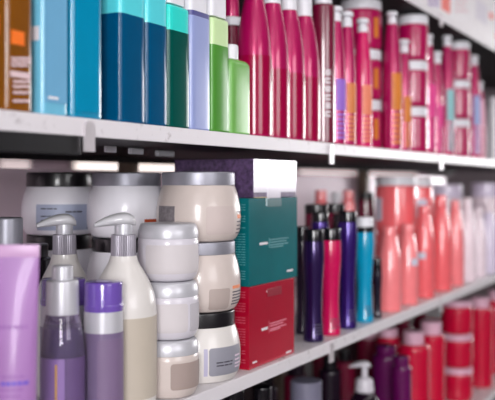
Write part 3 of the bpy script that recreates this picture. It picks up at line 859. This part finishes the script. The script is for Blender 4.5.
for k, (xa, xb, y) in enumerate(((270, 288, 238.2), (270, 286, 240.9), (270, 288, 243.4), (270, 283, 246))): P('text_line', TEAL_T2, xa, xb, y, y+1.1)
P('corner_mark', INK_PALE, 287, 292.5, 269.5, 271.3)
P('clear_seal', mat('glossy clear seal', (190, 214, 216), .1, coat=.5, var=0), 266, 269, 198.2, 206)
ZC3 = ZL+.117+.1247
t, a, b = carton('dark plum carton with white glare on its front, on top of the carton stack', 253.5, 296, .0555, .135, ZC3, DPUR, front=FC, group='stacked glossy cartons', gap=0)
bm = bmesh.new(); box(bm, -a+.0004, a-.0004, -b-.0006, -b+.0004, .0075, .0548); finish('glare_front', bm, WGLOSS, t)  # white panel carrying the glare on the glossy carton front
PZ = lambda nm, mm, xa, xb, ya, yb: front_panel(t, nm, mm, xa, xb, ya, yb, b, ZC3, d=.0011, front=FC)
PZ('print_line', mat('grey hairline', (190, 186, 200), .4, var=0), 254.5, 293, 172.3, 172.8)
PZ('gold_edge', mat('gold edge print', (180, 160, 120), .4, metal=.4, var=0), 254, 267, 197, 197.8)
PZ('seal_flap', WGLOSS, 267, 280, 188, 198)

# ------------------------------------------------------------------ slim bottles beside the cartons
def slim(label, x, Yc, r, ytop, ycap, m, capm, waist=.78, z=ZL, X=None, extra=None, group='slim hourglass bottles'):
    X = Xat(x, Yc) if X is None else X
    ht = Zat(x, ytop, Yc)-z; hc = Zat(x, ycap, Yc)-z
    t = thing('styling_bottle', label, 'bottle', X, Yc, z, group, r, ht)
    prof = rounded([(0, 0), (r*.93, 0, .003), (r*.95, .006)]) + curve([(r*.95, .006), (r*.84, hc*.16), (r*waist, hc*.36), (r*.86, hc*.58), (r, hc*.82), (r*.97, hc)], 7)[1:]
    part('body', m, t, loft, prof, 1, 1, 2, 44)
    part('cap', capm, t, loft, rounded([(0, hc-.0005), (r*.93, hc-.0005, .001), (r*.9, ht, .003), (0, ht)]), 1, 1, 2, 44)
    if extra:
        nm, em, y0, y1 = extra
        part(nm, em, t, loft, [(r*.95, Zat(x, y1, Yc)-z), (r*.95, Zat(x, y0, Yc)-z)], 1, 1, 2, 44)
    ca = camdir(X, Yc)
    bm = bmesh.new(); lines(bm, prof, [hc*(.08+.03*k) for k in range(4)], ca+radians(5), ca+radians(60), .0015, seed=int(x)); finish('label_print', bm, mat('grey print', (84, 78, 92), .5, var=0), t)
    return t
DVIO = mat('dark violet plastic', (44, 22, 78), .2, coat=.6, var=.05, metal=.5)
DBLK = mat('aubergine black plastic', (24, 14, 34), .2, coat=.6, var=.05)
VIO = mat('royal violet plastic', (52, 22, 112), .2, coat=.6, var=.05, metal=.5)
PINK = mat('raspberry plastic', (196, 12, 82), .2, coat=.6, var=.04)
CYB = mat('turquoise blue plastic', (0, 150, 190), .22, coat=.6, var=.04)
CRIM = mat('dark crimson plastic', (120, 12, 50), .25, coat=.5, var=.05)
yS = Y0+.026
slim('black slim bottle squeezed against the teal carton', 302.5, yS+.045, .0125, 226, 240, DBLK, BLACK_GL)
slim('dark violet slim bottle with black cap beside the raspberry bottle', 313.5, yS, .0182, 229, 241, DVIO, BLACK_GL)
slim('raspberry pink slim bottle with black cap', 330.5, yS, .0186, 228, 240, PINK, BLACK_GL)
slim('tall royal violet slim bottle with black cap beside the turquoise bottle', 347.5, yS, .0178, 211, 222, VIO, BLACK_GL)
slim('turquoise blue slim bottle with whitish cap', 364.5, yS, .0178, 217, 232, CYB, WHITE_CAP, extra=('neck_ring', BLACK_GL, 226.5, 232.5))
slim('little black bottle in front of the salmon tubs', 377.5, yS-.006, .0085, 258, 270, DBLK, BLACK_GL)
slim('black bottle in the second row behind the turquoise one', 357, Y0+.075, .016, 222, 234, DBLK, BLACK_GL)
slim('violet bottle in the second row behind the dark violet one', 320, Y0+.076, .0165, 212, 222, VIO, BLACK_GL)
slim('black bottle in the second row behind the tall violet one', 340, Y0+.076, .0155, 214, 228, DBLK, BLACK_GL)
cyl('crimson bottle with broad black cap behind the violet bottles', 316.5, .69, .0225, Zat(316, 214, .69)-ZL, ZL, CRIM, BLACK_LID, .019, .0225, group='crimson black-capped bottles')
cyl('crimson bottle with broad black cap behind the raspberry bottle', 334.5, .69, .0215, Zat(334, 213, .69)-ZL, ZL, CRIM, BLACK_LID, .019, .0215, group='crimson black-capped bottles')
SALM = mat('salmon pink plastic', (252, 134, 138), .22, coat=.8, var=.04)
SALM2 = mat('coral plastic', (246, 106, 112), .22, coat=.8, var=.04)
for x, yt, l in ((321, 190, 'salmon bottle top showing at the back above the black caps'), (348.5, 190, 'salmon bottle at the back above the tall violet bottle')):
    Yb = .80
    cyl(l, x, Yb, .0165, Zat(x, yt, Yb)-ZL-.03, ZL, SALM, SALM, .03, .013, group='salmon bottles at the back')
cyl('pale grey bottle at the back between two salmon bottles', 336.5, .83, .013, Zat(336, 192, .83)-ZL-.03, ZL, PALE_SIL, WHITE_CAP, .03, .011)
cyl('dark bottle at the back beside the salmon tub', 366, .80, .022, Zat(366, 192, .8)-ZL-.02, ZL, MAG_DARK, BLACK_LID, .02, .018)

# salmon tubs and bottles
PALE_TAG = mat('pale blue tag', (206, 208, 224), .5, var=.03)
tub_stack(396, 2.015, .0483, .14, 2, ZL, SALM2, WHITE_CAP, ['lower salmon tub behind the turquoise bottle', 'upper salmon tub with white lid and pale tag behind the turquoise bottle'], 'salmon tubs by the turquoise bottle', labm=PALE_TAG, labang=(-72, -42), hs=(.145, .135), lidh=.022, lidms=(SALM2, WHITE_CAP))
tub_stack(417, 2.13, .0385, .14, 2, ZL, SALM2, WHITE_CAP, ['lower salmon tub of the farther stack', 'upper salmon tub of the farther stack, white lid'], 'salmon tubs in the farther stack', labm=PALE_TAG, labang=(0, 40), hs=(.14, .135), lidh=.02, lidms=(SALM2, WHITE_CAP))
def pear(label, x, Yc, r, ytop, m, capm=None, caph=.0, z=ZL, full=.4, group='salmon pear shaped bottles', nb=.5, tag=None):
    ht = Zat(x, ytop, Yc)-z
    return teardrop(label, x, Yc, r, ht-caph, z, m, capm=capm or m, caph=caph or .02, full=full, nb=nb, group=group, panels=(tag,) if tag else ())
pear('salmon pear shaped bottle in front of the nearer tubs', 389.5, Y0+.032, .0245, 236, SALM, full=.45, nb=.55)
pear('second salmon pear shaped bottle from the turquoise bottle', 407.5, Y0+.032, .0235, 233, SALM, full=.45, nb=.55, tag=('tag', PALE_TAG, .085, .1, 20, 70))
pear('third salmon bottle from the turquoise bottle, bluish tag', 424, Y0+.034, .0235, 214, SALM2, full=.45, nb=.55, tag=('tag', PALE_TAG, .09, .105, -40, 10))
pear('tall coral bottle with narrow top before the pale group', 441, Y0+.038, .0255, 195, SALM2, full=.45, nb=.5, capm=SALM2, caph=.03)
pear('last coral bottle touching the pale lilac bottles', 455, Y0+.036, .0225, 208, SALM, full=.45, nb=.5)
pear('coral bottle of the second row behind the third salmon bottle', 432, Y0+.105, .023, 206, SALM, full=.5)
# pale lilac group
PLIL = mat('pale lilac plastic', (228, 216, 238), .3, coat=.4, var=.04)
PWHT = mat('pale pink white plastic', (244, 226, 234), .3, coat=.4, var=.04)
tub_stack(446, 2.62, .05, .15, 2, ZL, PWHT, PLIL, ['lower pale tub behind the tall coral bottle', 'upper pale tub with wide lilac lid behind the tall coral bottle'], 'pale tubs behind the coral bottles', hs=(.135, .125), lidh=.04)
for x, yt, r, m, l in ((467, 198, .025, PWHT, 'pale pink white bottle beside the last coral bottle'), (478, 208, .023, PWHT, 'second pale pink white bottle past the coral ones'), (488.5, 203, .025, PLIL, 'pale lilac bottle at the far end of the jar shelf')):
    pear(l, x, Y0+.036, r, yt, m, full=.42, group='pale bottles', capm=PWHT, caph=.025)
tub_stack(486, 2.78, .046, .14, 2, ZL, PWHT, PLIL, ['lower pale tub at the end of the shelf', 'upper pale tub with lilac lid at the end of the shelf'], 'pale tubs at the end of the shelf', hs=(.14, .125), lidh=.045)

# ------------------------------------------------------------------ bottom shelf
REDB = mat('red bottle plastic', (198, 8, 54), .22, coat=.6, var=.05)
PINKCAP = mat('pinkish white cap', (222, 176, 196), .35, var=.04)
PURB = mat('deep purple magenta plastic', (92, 10, 78), .2, coat=.6, var=.06)
DARKP = mat('black plum plastic', (26, 12, 28), .2, coat=.6, var=.08)
GREYCAP = mat('blue grey cap', (120, 118, 138), .4, var=.04)
def low(label, x, Yc, r, ytop, m, capm, caph, capr, group, sh=.014):
    ht = Zat(x, ytop, Yc)-ZB
    return cyl(label, x, Yc, r, ht-caph, ZB, m, capm, caph, capr, sh, group=group)
gd = 'dark bottles under the jar shelf'
low('black plum bottle below the red carton', 234, .685, .022, 389, DARKP, BLACK_GL, .03, .016, gd)
low('black plum bottle beside the grey-capped bottle', 262, .66, .024, 386, DARKP, BLACK_GL, .03, .016, gd)
low('plum bottle with broad blue-grey cap under the shelf', 306, .68, .031, 380, DARKP, GREYCAP, .045, .0295, None)
low('dark bottle just beyond the blue-grey cap', 330, .75, .024, 356, DARKP, BLACK_GL, .03, .016, gd)
low('dark bottle at the back between the grey cap and the white pump', 345, .84, .026, 350, CRIM, BLACK_GL, .03, .018, gd)
low('dark plum bottle far back behind the blue-grey cap', 296, .80, .026, 362, CRIM, DARKP, .03, .018, gd)
low('dark plum bottle far back below the teal carton', 265, .81, .026, 372, DARKP, BLACK_GL, .03, .018, gd)
# pump bottle under the shelf
PX, PY = Xat(364.5, .64), .64
t = thing('pump_bottle', 'white pump dispenser on a dark bottle under the shelf', 'bottle', PX, PY, ZB, None, .03, .21)
zt = Zat(364, 361, PY)-ZB
prof = rounded([(0, 0), (.03, 0, .004), (.03, zt-.075, .02), (.012, zt-.058)])
part('body', DARKP, t, loft, prof)
part('collar', WHITE_PL, t, loft, rounded([(.0, zt-.062), (.020, zt-.062, .002), (.017, zt-.036, .008), (.006, zt-.032)]), segs=36)
part('stem', WHITE_PL, t, loft, [(0, zt-.034), (.0065, zt-.034), (.0065, zt-.010), (0, zt-.010)], segs=24)
part('pump_head', WHITE_PL, t, pump_head, zt-.013, .031, .0125, camdir(PX, PY)-radians(85), .013)
low('magenta purple bottle beside the white pump', 386, .665, .030, 345, PURB, PURB, .022, .022, 'purple bottles under the shelf')
low('magenta purple bottle in front of the nearest red bottle', 401.5, .602, .021, 356, PURB, PURB, .022, .016, 'purple bottles under the shelf')
low('crimson tub-like bottle with pink cap behind the purple bottles', 388, .72, .028, 328, REDB, PINKCAP, .022, .024, 'red bottles at the back of the lowest shelf')
low('crimson bottle with pink cap at the back near the white pump', 368, .80, .028, 330, CRIM, PINKCAP, .022, .024, 'red bottles at the back of the lowest shelf')
gr = 'red bottles with pinkish caps'
low('nearest red bottle with pinkish cap behind the purple bottle', 413.5, .65, .0385, 331, REDB, PINKCAP, .032, .024, gr, sh=.01)
low('second red bottle with pinkish cap, before the red tub stack', 431, .64, .034, 321, REDB, PINKCAP, .034, .0255, gr, sh=.012)
low('red bottle with pinkish cap beyond the red tub stack', 480, .625, .036, 297, REDB, PINKCAP, .032, .026, gr, sh=.01)
low('last red bottle at the edge of the lowest shelf', 496, .625, .034, 290, REDB, PINKCAP, .032, .024, gr, sh=.01)
tub_stack(457, 2.33, .042, .091, 3, ZB, REDB, PINKCAP, ['lowest red tub with pink lid', 'middle red tub with pink lid', 'topmost red tub with pink lid under the shelf'], 'red tubs on the lowest shelf', lidh=.016)
low('dark crimson bottle at the back under the shelf clip', 322, .895, .025, 340, CRIM, CRIM, .03, .022, 'crimson bottles at the back of the lowest shelf')
low('dark crimson bottle at the back behind the nearest red bottle', 402, .90, .032, 316, CRIM, CRIM, .03, .024, 'crimson bottles at the back of the lowest shelf')
low('dark crimson bottle at the back behind the second red bottle', 420, .88, .03, 312, CRIM, CRIM, .03, .024, 'crimson bottles at the back of the lowest shelf')
low('red bottle at the back between the two pinkish caps', 436, .72, .03, 318, REDB, REDB, .03, .024, 'red bottles at the back of the lowest shelf')

# ------------------------------------------------------------------ camera
cam = bpy.data.cameras.new('Camera'); co = bpy.data.objects.new('Camera', cam); COL.objects.link(co)
cam.sensor_width = 36; cam.sensor_fit = 'HORIZONTAL'; cam.lens = FPX*36/495
co.location = (0, 0, H)
co.rotation_euler = (radians(90), 0, TH - radians(90))
cam.shift_y = -(200-HY)/495
cam.clip_start = .02
cam.dof.use_dof = True; cam.dof.focus_distance = 1.07; cam.dof.aperture_fstop = cam.lens/1000/.0155
SC.camera = co
vs = SC.view_settings
vs.view_transform = 'Standard'; vs.look = 'None'; vs.gamma = 1; vs.use_curve_mapping = False
vs.exposure = -1.58

# plan overlap check (printed only)
for i in range(len(REG)):
    for j in range(i+1, len(REG)):
        A, B = REG[i], REG[j]
        if A[4] < B[5]-.001 and B[4] < A[5]-.001:
            d = math.hypot(A[1]-B[1], A[2]-B[2])
            if d < A[3]+B[3]-.0005: print('OVER %.1fmm | %s | %s' % ((A[3]+B[3]-d)*1000, A[0][:60], B[0][:60]))
